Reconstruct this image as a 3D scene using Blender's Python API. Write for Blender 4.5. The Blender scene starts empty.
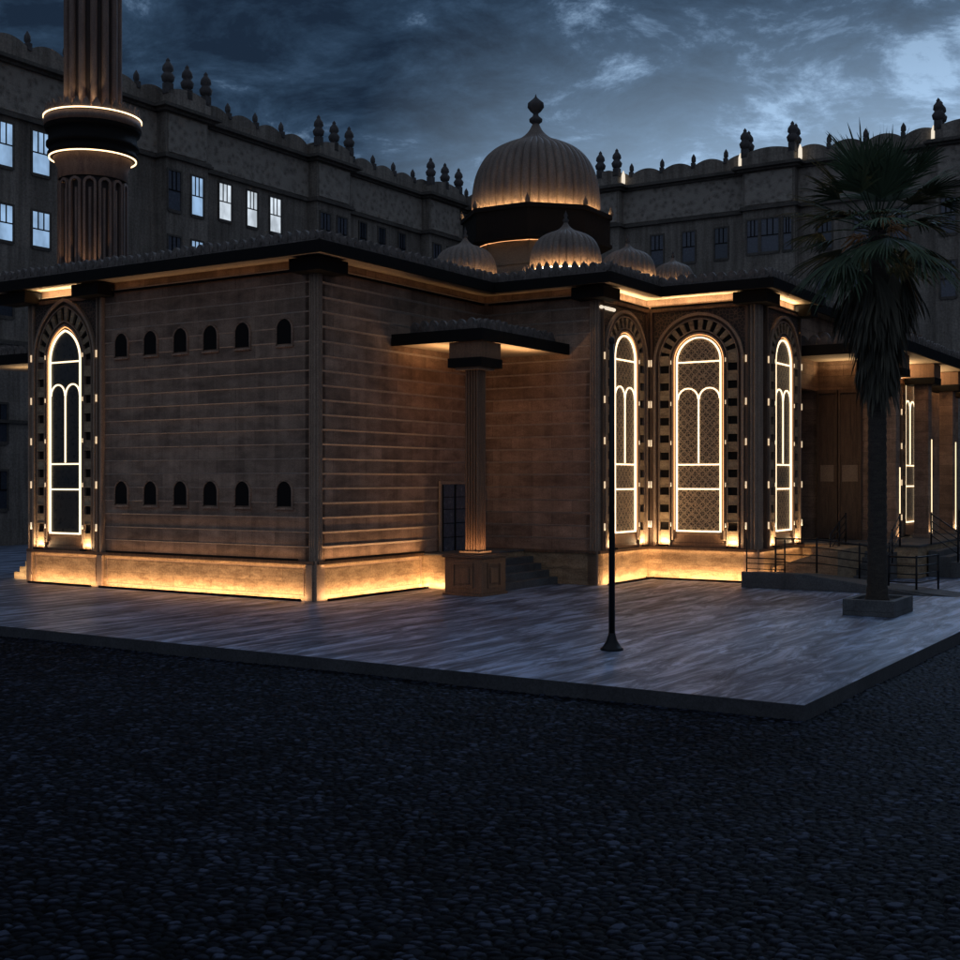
import bpy, math, random
import numpy as np
from mathutils import Matrix, Vector
R = math.radians
random.seed(7)
sc = bpy.context.scene
COL = sc.collection
# ------------------------------------------------------------------ site frame
# local axes: u runs along the long facade, v runs back along its side wall
UX, UY, VX, VY = .8427, -.5383, .5383, .8427
P0 = (-4.066, 31.04)
FROT = math.atan2(UY, UX)
def W(u, v, z=0.0):
    return Vector((P0[0] + u*UX + v*VX, P0[1] + u*UY + v*VY, z))

# ------------------------------------------------------------------ mesh builder
class MB:
    def __init__(s): s.v = []; s.f = []; s.m = []; s.s = []
    def add(s, vs, fs, mi=0, sm=False):
        o = len(s.v); s.v += [tuple(p) for p in vs]
        for f in fs:
            s.f.append([i+o for i in f]); s.m.append(mi); s.s.append(sm)
        return s
    def box(s, x0, x1, y0, y1, z0, z1, mi=0, fr=None):
        p = [(x0,y0,z0),(x1,y0,z0),(x1,y1,z0),(x0,y1,z0),(x0,y0,z1),(x1,y0,z1),(x1,y1,z1),(x0,y1,z1)]
        if fr: p = [fr(*q) for q in p]
        return s.add(p, [(0,3,2,1),(4,5,6,7),(0,1,5,4),(1,2,6,5),(2,3,7,6),(3,0,4,7)], mi)
    def prism(s, poly, z0, z1, mi=0, mside=None, fr=None):
        n = len(poly)
        p = [(x,y,z0) for x,y in poly] + [(x,y,z1) for x,y in poly]
        if fr: p = [fr(*q) for q in p]
        s.add(p, [list(range(n))[::-1], list(range(n,2*n))], mi)
        o = len(s.v)-2*n
        for i in range(n):
            j = (i+1) % n
            s.f.append([o+i,o+j,o+n+j,o+n+i]); s.m.append(mi if mside is None else mside); s.s.append(False)
        return s
    def plate(s, poly, y0, y1, mi=0, fr=None):            # outline in x,z with thickness along y
        g = fr or (lambda a,b,c: (a,b,c))
        return s.prism(poly, y0, y1, mi, fr=lambda x, z, y: g(x, y, z))
    def strip(s, inner, outer, y0, y1, mi=0, closed=False, fr=None):   # band between two x,z paths
        g = fr or (lambda a,b,c: (a,b,c))
        n = len(inner); vs = []
        for (a,b) in zip(inner, outer):
            vs += [g(a[0],y0,a[1]), g(b[0],y0,b[1]), g(b[0],y1,b[1]), g(a[0],y1,a[1])]
        fs = []
        for i in range(n if closed else n-1):
            j = (i+1) % n
            for k in range(4):
                l = (k+1) % 4
                fs.append((4*i+k, 4*j+k, 4*j+l, 4*i+l))
        if not closed: fs += [(0,1,2,3), (4*n-1,4*n-2,4*n-3,4*n-4)]
        return s.add(vs, fs, mi)
    def lathe(s, prof, n, cx=0, cy=0, mi=0, flute=None, a0=0, sm=True, cap=False):
        vs = []
        for (r, z) in prof:
            for i in range(n):
                a = a0 + 2*math.pi*i/n
                k = flute(a, z) if flute else 1
                vs.append((cx + r*k*math.cos(a), cy + r*k*math.sin(a), z))
        fs = []
        for j in range(len(prof)-1):
            for i in range(n):
                l = (i+1) % n
                fs.append((j*n+i, j*n+l, (j+1)*n+l, (j+1)*n+i))
        s.add(vs, fs, mi, sm)
        if cap:
            o = len(s.v)-len(vs)
            s.f.append([o+i for i in range(n)][::-1]); s.m.append(mi); s.s.append(False)
            s.f.append([o+(len(prof)-1)*n+i for i in range(n)]); s.m.append(mi); s.s.append(False)
        return s
    def tube(s, pts, r, n=6, mi=0, r2=None, sm=True):
        pts = [Vector(p) for p in pts]; vs = []; m = len(pts)
        for i, p in enumerate(pts):
            d = (pts[min(i+1,m-1)] - pts[max(i-1,0)]).normalized()
            a = d.cross(Vector((0,0,1)))
            if a.length < 1e-3: a = Vector((1,0,0))
            a.normalize(); b = d.cross(a)
            rr = r if r2 is None else r + (r2-r)*i/(m-1)
            for k in range(n):
                t = 2*math.pi*k/n
                vs.append(p + a*rr*math.cos(t) + b*rr*math.sin(t))
        fs = [(i*n+k, i*n+(k+1)%n, (i+1)*n+(k+1)%n, (i+1)*n+k) for i in range(m-1) for k in range(n)]
        s.add(vs, fs, mi, sm)
        o = len(s.v)-len(vs)
        for q in ([o+k for k in range(n)][::-1], [o+(m-1)*n+k for k in range(n)]):
            s.f.append(q); s.m.append(mi); s.s.append(False)
        return s
    def build(s, name, mats, parent=None, off=(0,0,0), bevel=0):
        me = bpy.data.meshes.new(name)
        vs = [(a-off[0], b-off[1], c-off[2]) for a,b,c in s.v]
        me.from_pydata(vs, [], s.f)
        if not isinstance(mats, (list, tuple)): mats = [mats]
        for m in mats: me.materials.append(m)
        me.polygons.foreach_set('material_index', s.m)
        me.polygons.foreach_set('use_smooth', s.s)
        me.update()
        o = bpy.data.objects.new(name, me); COL.objects.link(o)
        if parent: o.parent = parent
        if bevel:
            b = o.modifiers.new('edge', 'BEVEL'); b.width = bevel; b.segments = 2; b.limit_method = 'ANGLE'
        return o
def tag(o, label=None, cat=None, group=None, kind=None):
    for k, x in (('label',label),('category',cat),('group',group),('kind',kind)):
        if x: o[k] = x
    return o
def place(o, u, v, z=0, rot=0):
    o.location = W(u, v, z); o.rotation_euler = (0, 0, FROT+rot); return o
def thing(name, label, cat, u, v, z=0, rot=0, group=None, kind=None):
    o = bpy.data.objects.new(name, None); COL.objects.link(o); o.empty_display_size = .3
    place(o, u, v, z, rot)
    return tag(o, label, cat, group, kind)
def solo(mb, name, mats, u, v, z, label, cat=None, group=None, kind=None, bevel=0):
    """one-mesh thing whose coordinates were given in the site frame"""
    o = mb.build(name, mats, None, (u,v,z), bevel); place(o, u, v, z)
    return tag(o, label, cat, group, kind)
def kids(o): return [c for c in COL.objects if c.parent == o]
def copy_tree(o, parent):
    c = o.copy(); COL.objects.link(c); c.parent = parent
    for ch in kids(o): copy_tree(ch, c)
    return c

# ------------------------------------------------------------------ materials
def nodes(name):
    m = bpy.data.materials.new(name); m.use_nodes = True
    nt = m.node_tree; return m, nt, nt.nodes['Principled BSDF']
def L(nt, a, b): nt.links.new(a, b)
def N(nt, t, **k):
    n = nt.nodes.new(t)
    for a, b in k.items(): setattr(n, a, b)
    return n
def coords(nt, scale=(1,1,1), which='Object'):
    tc = N(nt, 'ShaderNodeTexCoord'); mp = N(nt, 'ShaderNodeMapping')
    mp.inputs['Scale'].default_value = scale; L(nt, tc.outputs[which], mp.inputs['Vector']); return mp.outputs['Vector']
def noise(nt, vec, scale, detail=6, rough=.6, dist=0):
    n = N(nt, 'ShaderNodeTexNoise'); n.inputs['Scale'].default_value = scale; n.inputs['Detail'].default_value = detail
    n.inputs['Roughness'].default_value = rough; n.inputs['Distortion'].default_value = dist
    if vec is not None: L(nt, vec, n.inputs['Vector'])
    return n.outputs['Fac']
def ramp(nt, fac, stops):
    r = N(nt, 'ShaderNodeValToRGB'); e = r.color_ramp.elements
    while len(e) < len(stops): e.new(.5)
    for i, (p, c) in enumerate(stops):
        e[i].position = p; e[i].color = tuple(c)+(1,) if len(c) == 3 else c
    L(nt, fac, r.inputs['Fac']); return r.outputs['Color']
def bump(nt, b, h, strength=.4, dist=.02, prev=None):
    n = N(nt, 'ShaderNodeBump'); n.inputs['Strength'].default_value = strength; n.inputs['Distance'].default_value = dist
    L(nt, h, n.inputs['Height'])
    if prev is not None: L(nt, prev, n.inputs['Normal'])
    L(nt, n.outputs['Normal'], b.inputs['Normal']); return n.outputs['Normal']
def mixc(nt, fac, a, b, mode='MIX'):
    n = N(nt, 'ShaderNodeMix', data_type='RGBA', blend_type=mode)
    if isinstance(fac, (int,float)): n.inputs['Factor'].default_value = fac
    else: L(nt, fac, n.inputs['Factor'])
    for k, x in (('A', a), ('B', b)):
        sock = [i for i in n.inputs if i.name == k and i.type == 'RGBA'][0]
        if isinstance(x, tuple): sock.default_value = x + (1,)
        else: L(nt, x, sock)
    return [o for o in n.outputs if o.type == 'RGBA'][0]
def stone(name, c1, c2, scale=1.5, stretch=(1,1,1), rough=.75, bs=.35, fine=30, blocks=None, streak=0):
    m, nt, b = nodes(name)
    v = coords(nt, stretch)
    f = noise(nt, v, scale, 8, .65, .4)
    c = ramp(nt, f, [(.3, c1), (.7, c2)])
    v2 = coords(nt); g = noise(nt, v2, fine, 5, .7)
    c = mixc(nt, .7, c, ramp(nt, g, [(.3,(.35,.35,.35)),(.62,(1.1,1.1,1.1))]), 'MULTIPLY')
    if streak:                                            # rain stains running down the face
        sv = coords(nt, (1,1,.07)); sf = noise(nt, sv, 2.6, 6, .65)
        c = mixc(nt, streak, c, ramp(nt, sf, [(.38,(.45,.43,.42)),(.58,(1,1,1))]), 'MULTIPLY')
    L(nt, c, b.inputs['Base Color']); b.inputs['Roughness'].default_value = rough
    nn = bump(nt, b, g, bs, .01)
    if blocks:                                            # stone blocks: width, height, bottom, joint depth
        sp = N(nt, 'ShaderNodeSeparateXYZ'); L(nt, v2, sp.inputs[0])
        ad = N(nt, 'ShaderNodeMath', operation='ADD'); L(nt, sp.outputs[0], ad.inputs[0]); L(nt, sp.outputs[1], ad.inputs[1])
        sb = N(nt, 'ShaderNodeMath', operation='SUBTRACT'); L(nt, sp.outputs[2], sb.inputs[0]); sb.inputs[1].default_value = blocks[2]
        cx = N(nt, 'ShaderNodeCombineXYZ'); L(nt, ad.outputs[0], cx.inputs[0]); L(nt, sb.outputs[0], cx.inputs[1])
        br = N(nt, 'ShaderNodeTexBrick'); br.inputs['Scale'].default_value = 1; br.inputs['Mortar Size'].default_value = .007
        br.inputs['Brick Width'].default_value = blocks[0]; br.inputs['Row Height'].default_value = blocks[1]; br.inputs['Bias'].default_value = -.1
        br.inputs['Color1'].default_value = (.62,.62,.62,1); br.inputs['Color2'].default_value = (1.1,1.1,1.1,1); br.inputs['Mortar'].default_value = (.30,.30,.30,1)
        L(nt, cx.outputs[0], br.inputs['Vector'])
        c = mixc(nt, blocks[3], c, br.outputs['Color'], 'MULTIPLY'); L(nt, c, b.inputs['Base Color'])
        bump(nt, b, br.outputs['Fac'], -.6, .01, nn)
    return m
def flat(name, c, rough=.6, metal=0, bs=0):
    m, nt, b = nodes(name); b.inputs['Specular IOR Level'].default_value = .15 if name in ('black_fascia','dark_recess') else .5
    v = coords(nt); g = noise(nt, v, 9, 5)
    L(nt, ramp(nt, g, [(.25, tuple(x*.7 for x in c)), (.75, tuple(min(1,x*1.25) for x in c))]), b.inputs['Base Color'])
    L(nt, ramp(nt, g, [(.3, (rough*.8,)*3), (.7, (min(1,rough*1.15),)*3)]), b.inputs['Roughness'])
    b.inputs['Metallic'].default_value = metal
    if bs: bump(nt, b, noise(nt, v, 60), bs, .005)
    return m
def glow(name, c, s):
    m, nt, b = nodes(name); b.inputs['Base Color'].default_value = (.8,.8,.8,1)
    b.inputs['Emission Color'].default_value = c + (1,); b.inputs['Emission Strength'].default_value = s; return m

M = {}
M['wall'] = stone('wall_stone', (.25,.15,.10), (.62,.405,.28), 1.3, (1,1,2.2), .8, .6, 34, (1.35,.367,.98,.75), .5)
M['lip'] = stone('course_edge', (.42,.31,.24), (.54,.41,.32), 2, (1,1,1), .7, .2)
M['plinth'] = stone('plinth_stone', (.24,.145,.075), (.62,.44,.26), 2.2, (1,1,3.5), .6, .4, 22, (1.1,.45,.0,.5))
M['wood'] = stone('carved_wood', (.10,.055,.035), (.22,.13,.08), 3, (4,4,.5), .6, .4, 40)
M['wood_mid'] = stone('warm_wood', (.20,.10,.055), (.32,.17,.09), 3, (5,5,.4), .55, .3, 40)
M['mould'] = stone('moulding_stone', (.30,.20,.14), (.42,.29,.20), 3, (1,1,1), .6, .2)
M['black'] = flat('black_fascia', (.010,.009,.009), .8)
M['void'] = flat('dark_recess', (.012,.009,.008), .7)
M['soffit'] = stone('soffit_plaster', (.50,.38,.26), (.62,.48,.34), 1.5, (1,1,1), .8, .1)
M['roof'] = stone('roof_deck', (.10,.09,.085), (.17,.155,.145), 1, (1,1,1), .9, .4)
M['crest'] = stone('cresting_clay', (.08,.068,.06), (.26,.215,.19), 5, (1,1,1), .8, .5)
M['dome'] = stone('dome_stone', (.18,.14,.115), (.30,.24,.195), 1.3, (1,1,.4), .65, .25, 22)
M['drum'] = stone('drum_stone', (.16,.13,.10), (.24,.20,.155), 1.5, (1,1,1), .8, .3)
M['hotel'] = stone('hotel_render', (.22,.19,.158), (.41,.36,.305), .35, (1,1,.35), .9, .5, 9, (1.6,.6,0,.35), .7)
M['hotel_trim'] = stone('hotel_trim', (.075,.066,.056), (.16,.14,.12), .8, (1,1,1), .9, .4, 9)
M['finial'] = stone('finial_stone', (.06,.055,.055), (.13,.12,.12), 3, (1,1,1), .85, .4)
M['concrete'] = stone('concrete', (.07,.068,.066), (.15,.147,.145), 1.2, (1,1,1), .85, .4, 25)
M['kerb'] = stone('kerb_stone', (.045,.045,.05), (.085,.085,.09), 1.2, (1,1,1), .9, .5, 25)
M['metal'] = flat('dark_metal', (.018,.018,.02), .45, .6)
M['minaret'] = stone('minaret_stone', (.15,.10,.085), (.26,.185,.15), 2, (2,2,.5), .7, .3)
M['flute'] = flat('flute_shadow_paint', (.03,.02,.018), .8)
M['glass'] = flat('dark_glass', (.03,.029,.028), .3)
M['led_win'] = glow('led_window', (1,.76,.46), 2.1)
M['led_spot'] = glow('led_spot', (1,.72,.42), .8)
M['led_warm'] = glow('led_warm', (1,.58,.26), 60)
M['led_halo'] = glow('led_halo', (1,.42,.13), 2.2)
M['led_dim'] = glow('led_dim', (1,.42,.16), 1.6)
M['led_ring'] = glow('led_ring', (1,.66,.36), 3)
M['led_strip'] = glow('led_strip', (1,.74,.42), 1.8)
M['pale'] = glow('pale_lamp', (1,.86,.66), .85)
M['trunk'] = stone('palm_bark', (.035,.028,.022), (.08,.065,.05), 4, (1,1,5), .9, .8)
M['soil'] = stone('soil', (.03,.025,.02), (.06,.05,.04), 6, (1,1,1), .95, .8)

def carved():      # carved foliage relief of the spandrels
    m, nt, b = nodes('spandrel_relief'); v = coords(nt)
    w = N(nt, 'ShaderNodeTexVoronoi', feature='DISTANCE_TO_EDGE'); w.inputs['Scale'].default_value = 9; L(nt, v, w.inputs['Vector'])
    c = ramp(nt, w.outputs['Distance'], [(.03,(.14,.085,.055)),(.12,(.025,.016,.012))])
    L(nt, c, b.inputs['Base Color']); b.inputs['Roughness'].default_value = .6
    bump(nt, b, w.outputs['Distance'], -.7, .03); return m
M['relief'] = carved()
def lattice(): 
    m, nt, b = nodes('lattice_screen'); tc = N(nt, 'ShaderNodeTexCoord')
    mp = N(nt, 'ShaderNodeMapping'); mp.inputs['Scale'].default_value = (1,0,1); L(nt, tc.outputs['Object'], mp.inputs['Vector'])
    w = N(nt, 'ShaderNodeTexVoronoi', feature='DISTANCE_TO_EDGE'); w.inputs['Scale'].default_value = 15; w.inputs['Randomness'].default_value = .55
    L(nt, mp.outputs['Vector'], w.inputs['Vector'])
    mp2 = N(nt, 'ShaderNodeMapping'); mp2.inputs['Rotation'].default_value = (0, R(45), 0); mp2.inputs['Scale'].default_value = (1,0,1)
    L(nt, tc.outputs['Object'], mp2.inputs['Vector'])
    w2 = N(nt, 'ShaderNodeTexVoronoi', feature='DISTANCE_TO_EDGE'); w2.inputs['Scale'].default_value = 6; w2.inputs['Randomness'].default_value = 0
    L(nt, mp2.outputs['Vector'], w2.inputs['Vector'])
    mn = N(nt, 'ShaderNodeMath', operation='MINIMUM'); L(nt, w.outputs['Distance'], mn.inputs[0]); L(nt, w2.outputs['Distance'], mn.inputs[1])
    c = ramp(nt, mn.outputs[0], [(.04,(.46,.32,.20)),(.12,(.035,.022,.015))])
    L(nt, c, b.inputs['Base Color']); b.inputs['Roughness'].default_value = .5
    bump(nt, b, mn.outputs[0], -.5, .02); return m
M['lattice'] = lattice()
def hotel_relief():
    m, nt, b = nodes('frieze_relief'); v = coords(nt)
    w = N(nt, 'ShaderNodeTexVoronoi', feature='SMOOTH_F1'); w.inputs['Scale'].default_value = 2.8; L(nt, v, w.inputs['Vector'])
    g = noise(nt, v, 6, 6, .7, 1.5)
    mx = N(nt, 'ShaderNodeMath', operation='ADD'); L(nt, w.outputs['Distance'], mx.inputs[0]); L(nt, g, mx.inputs[1])
    L(nt, ramp(nt, mx.outputs[0], [(.5,(.19,.165,.138)),(1.0,(.42,.37,.315))]), b.inputs['Base Color']); b.inputs['Roughness'].default_value = .9
    bump(nt, b, mx.outputs[0], .9, .12); return m
M['frieze'] = hotel_relief()
def sky_glow_pane(name, c, s):  # emission imitates bright sky in the glass; no room light behind it
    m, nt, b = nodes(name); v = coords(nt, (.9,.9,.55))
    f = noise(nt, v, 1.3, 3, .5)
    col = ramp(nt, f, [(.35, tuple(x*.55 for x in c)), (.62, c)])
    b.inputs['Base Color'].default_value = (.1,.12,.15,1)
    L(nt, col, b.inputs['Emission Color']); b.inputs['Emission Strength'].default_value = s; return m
M['pane_sky_glow'] = sky_glow_pane('pane_sky_glow', (.42,.66,1.0), .75)
M['pane_sky_bright'] = sky_glow_pane('pane_sky_bright', (.80,.90,1.0), .95)
M['pane_dim'] = flat('pane_dim', (.05,.06,.08), .12)
M['pane_grey'] = flat('pane_grey', (.10,.11,.14), .25)
def pavement_mat():
    m, nt, b = nodes('paving'); v = coords(nt, (2.8,.42,1))
    f = noise(nt, v, 1.0, 10, .72, .9)
    c = ramp(nt, f, [(.38,(.045,.056,.085)),(.5,(.15,.19,.28)),(.60,(.44,.55,.76))])
    v2 = coords(nt, (1,1,1))
    br = N(nt, 'ShaderNodeTexBrick'); br.inputs['Scale'].default_value = 1; br.inputs['Mortar Size'].default_value = .006
    br.inputs['Brick Width'].default_value = 1.2; br.inputs['Row Height'].default_value = .6
    br.inputs['Color1'].default_value = (.75,.75,.75,1); br.inputs['Color2'].default_value = (1,1,1,1); br.inputs['Mortar'].default_value = (.35,.35,.35,1)
    mp = N(nt, 'ShaderNodeMapping'); mp.inputs['Rotation'].default_value = (0,0,R(90)); L(nt, v2, mp.inputs['Vector']); L(nt, mp.outputs['Vector'], br.inputs['Vector'])
    c = mixc(nt, 1, c, br.outputs['Color'], 'MULTIPLY'); L(nt, c, b.inputs['Base Color'])
    L(nt, ramp(nt, f, [(.35,(.62,)*3),(.65,(.34,)*3)]), b.inputs['Roughness'])
    h = noise(nt, v2, 22, 6, .7); n = bump(nt, b, h, .25, .006); bump(nt, b, br.outputs['Fac'], -.4, .006, n); return m
M['paving'] = pavement_mat()
def ground_mat():
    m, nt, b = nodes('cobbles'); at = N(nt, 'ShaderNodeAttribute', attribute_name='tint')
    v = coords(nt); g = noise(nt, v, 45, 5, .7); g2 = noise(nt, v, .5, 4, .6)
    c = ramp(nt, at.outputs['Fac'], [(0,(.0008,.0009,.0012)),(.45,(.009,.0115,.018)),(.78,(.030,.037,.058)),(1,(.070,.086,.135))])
    c = mixc(nt, .6, c, ramp(nt, g, [(.3,(.4,.4,.4)),(.7,(1.1,1.1,1.1))]), 'MULTIPLY')
    c = mixc(nt, .7, c, ramp(nt, g2, [(.35,(.5,.5,.5)),(.65,(1,1,1))]), 'MULTIPLY')
    L(nt, c, b.inputs['Base Color']); b.inputs['Roughness'].default_value = .7; b.inputs['Specular IOR Level'].default_value = .06
    bump(nt, b, g, .5, .006); return m
M['cobble'] = ground_mat()
def leaf(name, c1, c2, rough=.5):
    m, nt, b = nodes(name); at = N(nt, 'ShaderNodeAttribute', attribute_name='tint')
    L(nt, ramp(nt, at.outputs['Fac'], [(0,c1),(1,c2)]), b.inputs['Base Color']); b.inputs['Roughness'].default_value = rough; return m
M['frond'] = leaf('palm_leaf', (.028,.050,.026), (.105,.16,.085), .75)
M['dead'] = leaf('dead_leaf', (.03,.028,.02), (.11,.10,.07), .85)
M['fruit'] = stone('seed_stalks', (.30,.14,.05), (.50,.26,.10), 8, (1,1,1), .7, .5)

# ------------------------------------------------------------------ lamps
WARM = (1, .59, .28); CREAM = (1, .72, .40)
def strip_light(a, b, direction, w, watts_per_m, col=WARM):
    """long thin LED line between two world points, shining along direction"""
    a = Vector(a); b = Vector(b); X = (b-a).normalized(); ln = (b-a).length
    D = Vector(direction); D = (D - X*D.dot(X)).normalized(); Z = -D; Y = Z.cross(X)
    l = bpy.data.lights.new('led_line', 'AREA'); l.shape = 'RECTANGLE'; l.size = ln; l.size_y = w
    l.energy = watts_per_m*ln; l.color = col
    o = bpy.data.objects.new('led_line', l); COL.objects.link(o)
    mt = Matrix((X, Y, Z)).transposed().to_4x4(); mt.translation = (a+b)/2
    o.matrix_world = mt; return o
class Face:
    """a straight stretch of wall from (u,v)=a to b with outward normal n, all in the site frame"""
    def __init__(s, a, b, n):
        s.a = a; s.b = b; s.n = n; s.len = math.hypot(b[0]-a[0], b[1]-a[1])
        s.d = ((b[0]-a[0])/s.len, (b[1]-a[1])/s.len)
    def __call__(s, t, o, z): return (s.a[0]+s.d[0]*t+s.n[0]*o, s.a[1]+s.d[1]*t+s.n[1]*o, z)
    def led(s, t0, t1, o, z, out, up, w, p, col=WARM):
        a = W(*s(t0,o,z)); b = W(*s(t1,o,z)); nn = W(s.n[0], s.n[1]) - W(0,0)
        return strip_light(a, b, nn*out + Vector((0,0,up)), w, p, col)
FA = Face((-10.92,0), (0,0), (0,-1))
FB = Face((0,0), (0,7.83), (1,0))
FD = Face((0,7.83), (3.77,7.83), (0,-1))
FL = Face((3.77,7.83), (3.77,11.145), (1,0))
FC = Face((3.77,11.145), (7.29,11.145), (0,-1))
FR = Face((7.29,11.145), (7.29,15.1), (1,0))

# ------------------------------------------------------------------ setting: ground and pavement
def build_ground():
    rng = np.random.default_rng(3)
    xs = np.arange(-11.5, 11.51, .021); ys = [6.0]
    while ys[-1] < 27: ys.append(ys[-1] + .0125*ys[-1]/7)
    ys = np.array(ys); X, Y = np.meshgrid(xs, ys)
    a, b = .118, .088
    n1, n2 = 420, 420
    jx = rng.uniform(-.46,.46,(n1,n2)); jy = rng.uniform(-.46,.46,(n1,n2)); hr = rng.uniform(0,1,(n1,n2))
    tx = rng.uniform(-1,1,(n1,n2)); ty = rng.uniform(-1,1,(n1,n2))
    gx = X/a + 150; gy = Y/b; gy = gy + .5*np.sin(X*.35); ro = rng.uniform(0,1,n2)
    iy = np.floor(gy).astype(int)
    best = np.full(X.shape, 9.); sec = np.full(X.shape, 9.); bh = np.zeros(X.shape); tilt = np.zeros(X.shape)
    for dx in (-1,0,1):
        for dy in (-1,0,1):
            cy = (iy+dy) % n2; gs = gx-ro[cy]; ix = np.floor(gs).astype(int); cx = (ix+dx) % n1
            ex = (gs-(ix+dx+.5+jx[cx,cy])); ey = gy-(iy+dy+.5+jy[cx,cy]); d = np.sqrt(ex**2+ey**2)
            m = d < best
            sec = np.where(m, best, np.minimum(sec, d))
            bh = np.where(m, hr[cx,cy], bh); tilt = np.where(m, ex*tx[cx,cy]+ey*ty[cx,cy], tilt); best = np.where(m, d, best)
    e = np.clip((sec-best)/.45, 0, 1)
    Z = .042*np.sqrt(np.clip(1-(1-e)**2,0,1)) + .016*bh + .014*tilt*e - .02
    Z += .02*np.sin(X*.9+Y*.5)*np.sin(Y*.7)
    Z -= .24
    ny, nx = X.shape
    co = np.stack([X,Y,Z],-1).reshape(-1,3)
    i = np.arange(ny*nx).reshape(ny,nx)
    q = np.stack([i[:-1,:-1],i[:-1,1:],i[1:,1:],i[1:,:-1]],-1).reshape(-1,4)
    # the rest of the sheet, out to the horizon
    x0,x1,y0,y1 = xs[0],xs[-1],ys[0],ys[-1]; B = 900.; zz = -.25
    extra = np.array([(-B,-B,zz),(B,-B,zz),(B,B,zz),(-B,B,zz),(x0,y0,zz),(x1,y0,zz),(x1,y1,zz),(x0,y1,zz)])
    n = len(co); eq = np.array([(0,1,5,4),(1,2,6,5),(2,3,7,6),(3,0,4,7)])+n
    co = np.concatenate([co,extra]); q = np.concatenate([q,eq])
    me = bpy.data.meshes.new('ground')
    me.vertices.add(len(co)); me.vertices.foreach_set('co', co.ravel().astype(np.float32))
    me.loops.add(q.size); me.loops.foreach_set('vertex_index', q.ravel().astype(np.int32))
    me.polygons.add(len(q)); me.polygons.foreach_set('loop_start', np.arange(0,q.size,4,dtype=np.int32))
    me.update(calc_edges=True)
    me.polygons.foreach_set('use_smooth', [True]*len(q))
    at = me.attributes.new('tint', 'FLOAT', 'POINT')
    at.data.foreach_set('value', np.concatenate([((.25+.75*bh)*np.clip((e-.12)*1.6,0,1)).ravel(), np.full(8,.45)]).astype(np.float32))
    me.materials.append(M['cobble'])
    o = bpy.data.objects.new('ground', me); COL.objects.link(o)
    tag(o, 'dark cobbled ground of small rounded stones in front of the paved forecourt', kind='structure')
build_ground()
EU, EV = 14.80, -7.61
mb = MB().box(-45, EU, EV, 75, -.235, 0)
mb.box(-45, EU+.012, EV-.012, EV, -.24, .004, 1)                  # edging course
mb.box(EU, EU+.012, EV, 75, -.24, .004, 1)
o = solo(mb, 'pavement', [M['paving'], M['kerb']], 0, 0, 0, 'pale grey streaked paving slab of the raised forecourt', kind='structure', bevel=.01)

# ------------------------------------------------------------------ mosque
mosque = thing('mosque', 'low brown stone mosque with ribbed domes, black eaves and glowing arched windows', 'mosque', 0, 0)
Z0, Z1 = .98, 8.5
def course_wall(F, lip, t0=0, t1=None, z0=Z0, z1=Z1, h=.367, back=.35):
    t1 = F.len if t1 is None else t1
    mb = MB(); prof = [(0, z0)]; z = z0
    while z + h < z1:
        prof += [(0, z+h-lip*1.5-.012), (lip, z+h-.012), (lip, z+h), (0, z+h+.004)]; z += h
    prof.append((0, z1))
    vs = []
    for (o, zz) in prof: vs += [F(t0,o,zz), F(t1,o,zz)]
    fs = []; mi = []
    n = len(prof)
    for i in range(n-1): fs.append((2*i,2*i+1,2*i+3,2*i+2)); mi.append(1 if (i % 4) in (1,2) else 0)
    for f, m_ in zip(fs, mi): pass
    o = len(mb.v); mb.v += vs
    for f, m_ in zip(fs, mi): mb.f.append([k+o for k in f]); mb.m.append(m_); mb.s.append(False)
    # back and ends
    mb.box(t0, t1, -back, -.004, z0, z1, 0, F)
    # upright joints between the stones, as shallow chases
    return mb.build('wall', [M['wall'], M['lip']], mosque)
course_wall(FA, .013); course_wall(FB, .030); course_wall(FD, .024)
for F in (FL, FC, FR):
    MB().box(0, F.len, -.35, 0, Z0, Z1, 0, F).build('wall', M['wall'], mosque)
MB().box(0, .35, 15.1, 30, 6.0, 8.5, 0, lambda a,b,c: (a+6.65,b,c)).build('wall', M['wall'], mosque)      # upper wall behind the portico
MB().box(-10.92, 6.6, 29.6, 30, 0, 8.5).build('wall', M['wall'], mosque)
MB().box(-10.92, -10.55, .36, 29.6, 0, 8.5).build('wall', M['wall'], mosque)

# plinth with its ledge, corner posts and panels
def plinth(F, t0, t1, posts=(), panels=(), o=.06):
    mb = MB(); mb.box(t0, t1, -.30, o, 0, .90, 0, F); p = mb.build('plinth', M['plinth'], mosque)
    MB().box(t0, t1+.02, -.29, o+.07, .90, .985, 0, F).build('ledge', M['wood'], p, bevel=.01)
    for t in posts: MB().box(t-.11, t+.11, o, o+.075, 0, .90, 0, F).build('post', M['mould'], p, bevel=.01)
    for (a, b) in panels:
        f = MB()
        for (x0,x1,y0,y1) in ((a,b,.10,.13),(a,b,.80,.83),(a,a+.03,.13,.80),(b-.03,b,.13,.80)): f.box(x0,x1,o,o+.018,y0,y1,0,F)
        f.build('panel_frame', M['mould'], p)
    return p
pA = plinth(FA, 0, 10.92, (.12, 3.16, 10.80), ((.35,2.95),(3.4,10.6)))
pB = plinth(FB, -.05, 4.5, (), ((.22,4.42),))
plinth(FD, 0, 3.77); plinth(FL, -.05, 3.30); plinth(FC, 0, 3.52); plinth(FR, -.05, 3.95)
def led_channel(F, t0, t1, o, z, p, out, up, col=WARM, w=.03, parent=None, name='led_channel'):
    mb = MB(); mb.box(t0, t1, o+.012, o+.035, z-.035, z+.02, 0, F); mb.box(t0, t1, o-.03, o+.012, z-.035, z-.02, 0, F)
    mb.build(name, M['black'], parent or mosque)
    F.led(t0, t1, o, z, out, up, w, p, col)
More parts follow.
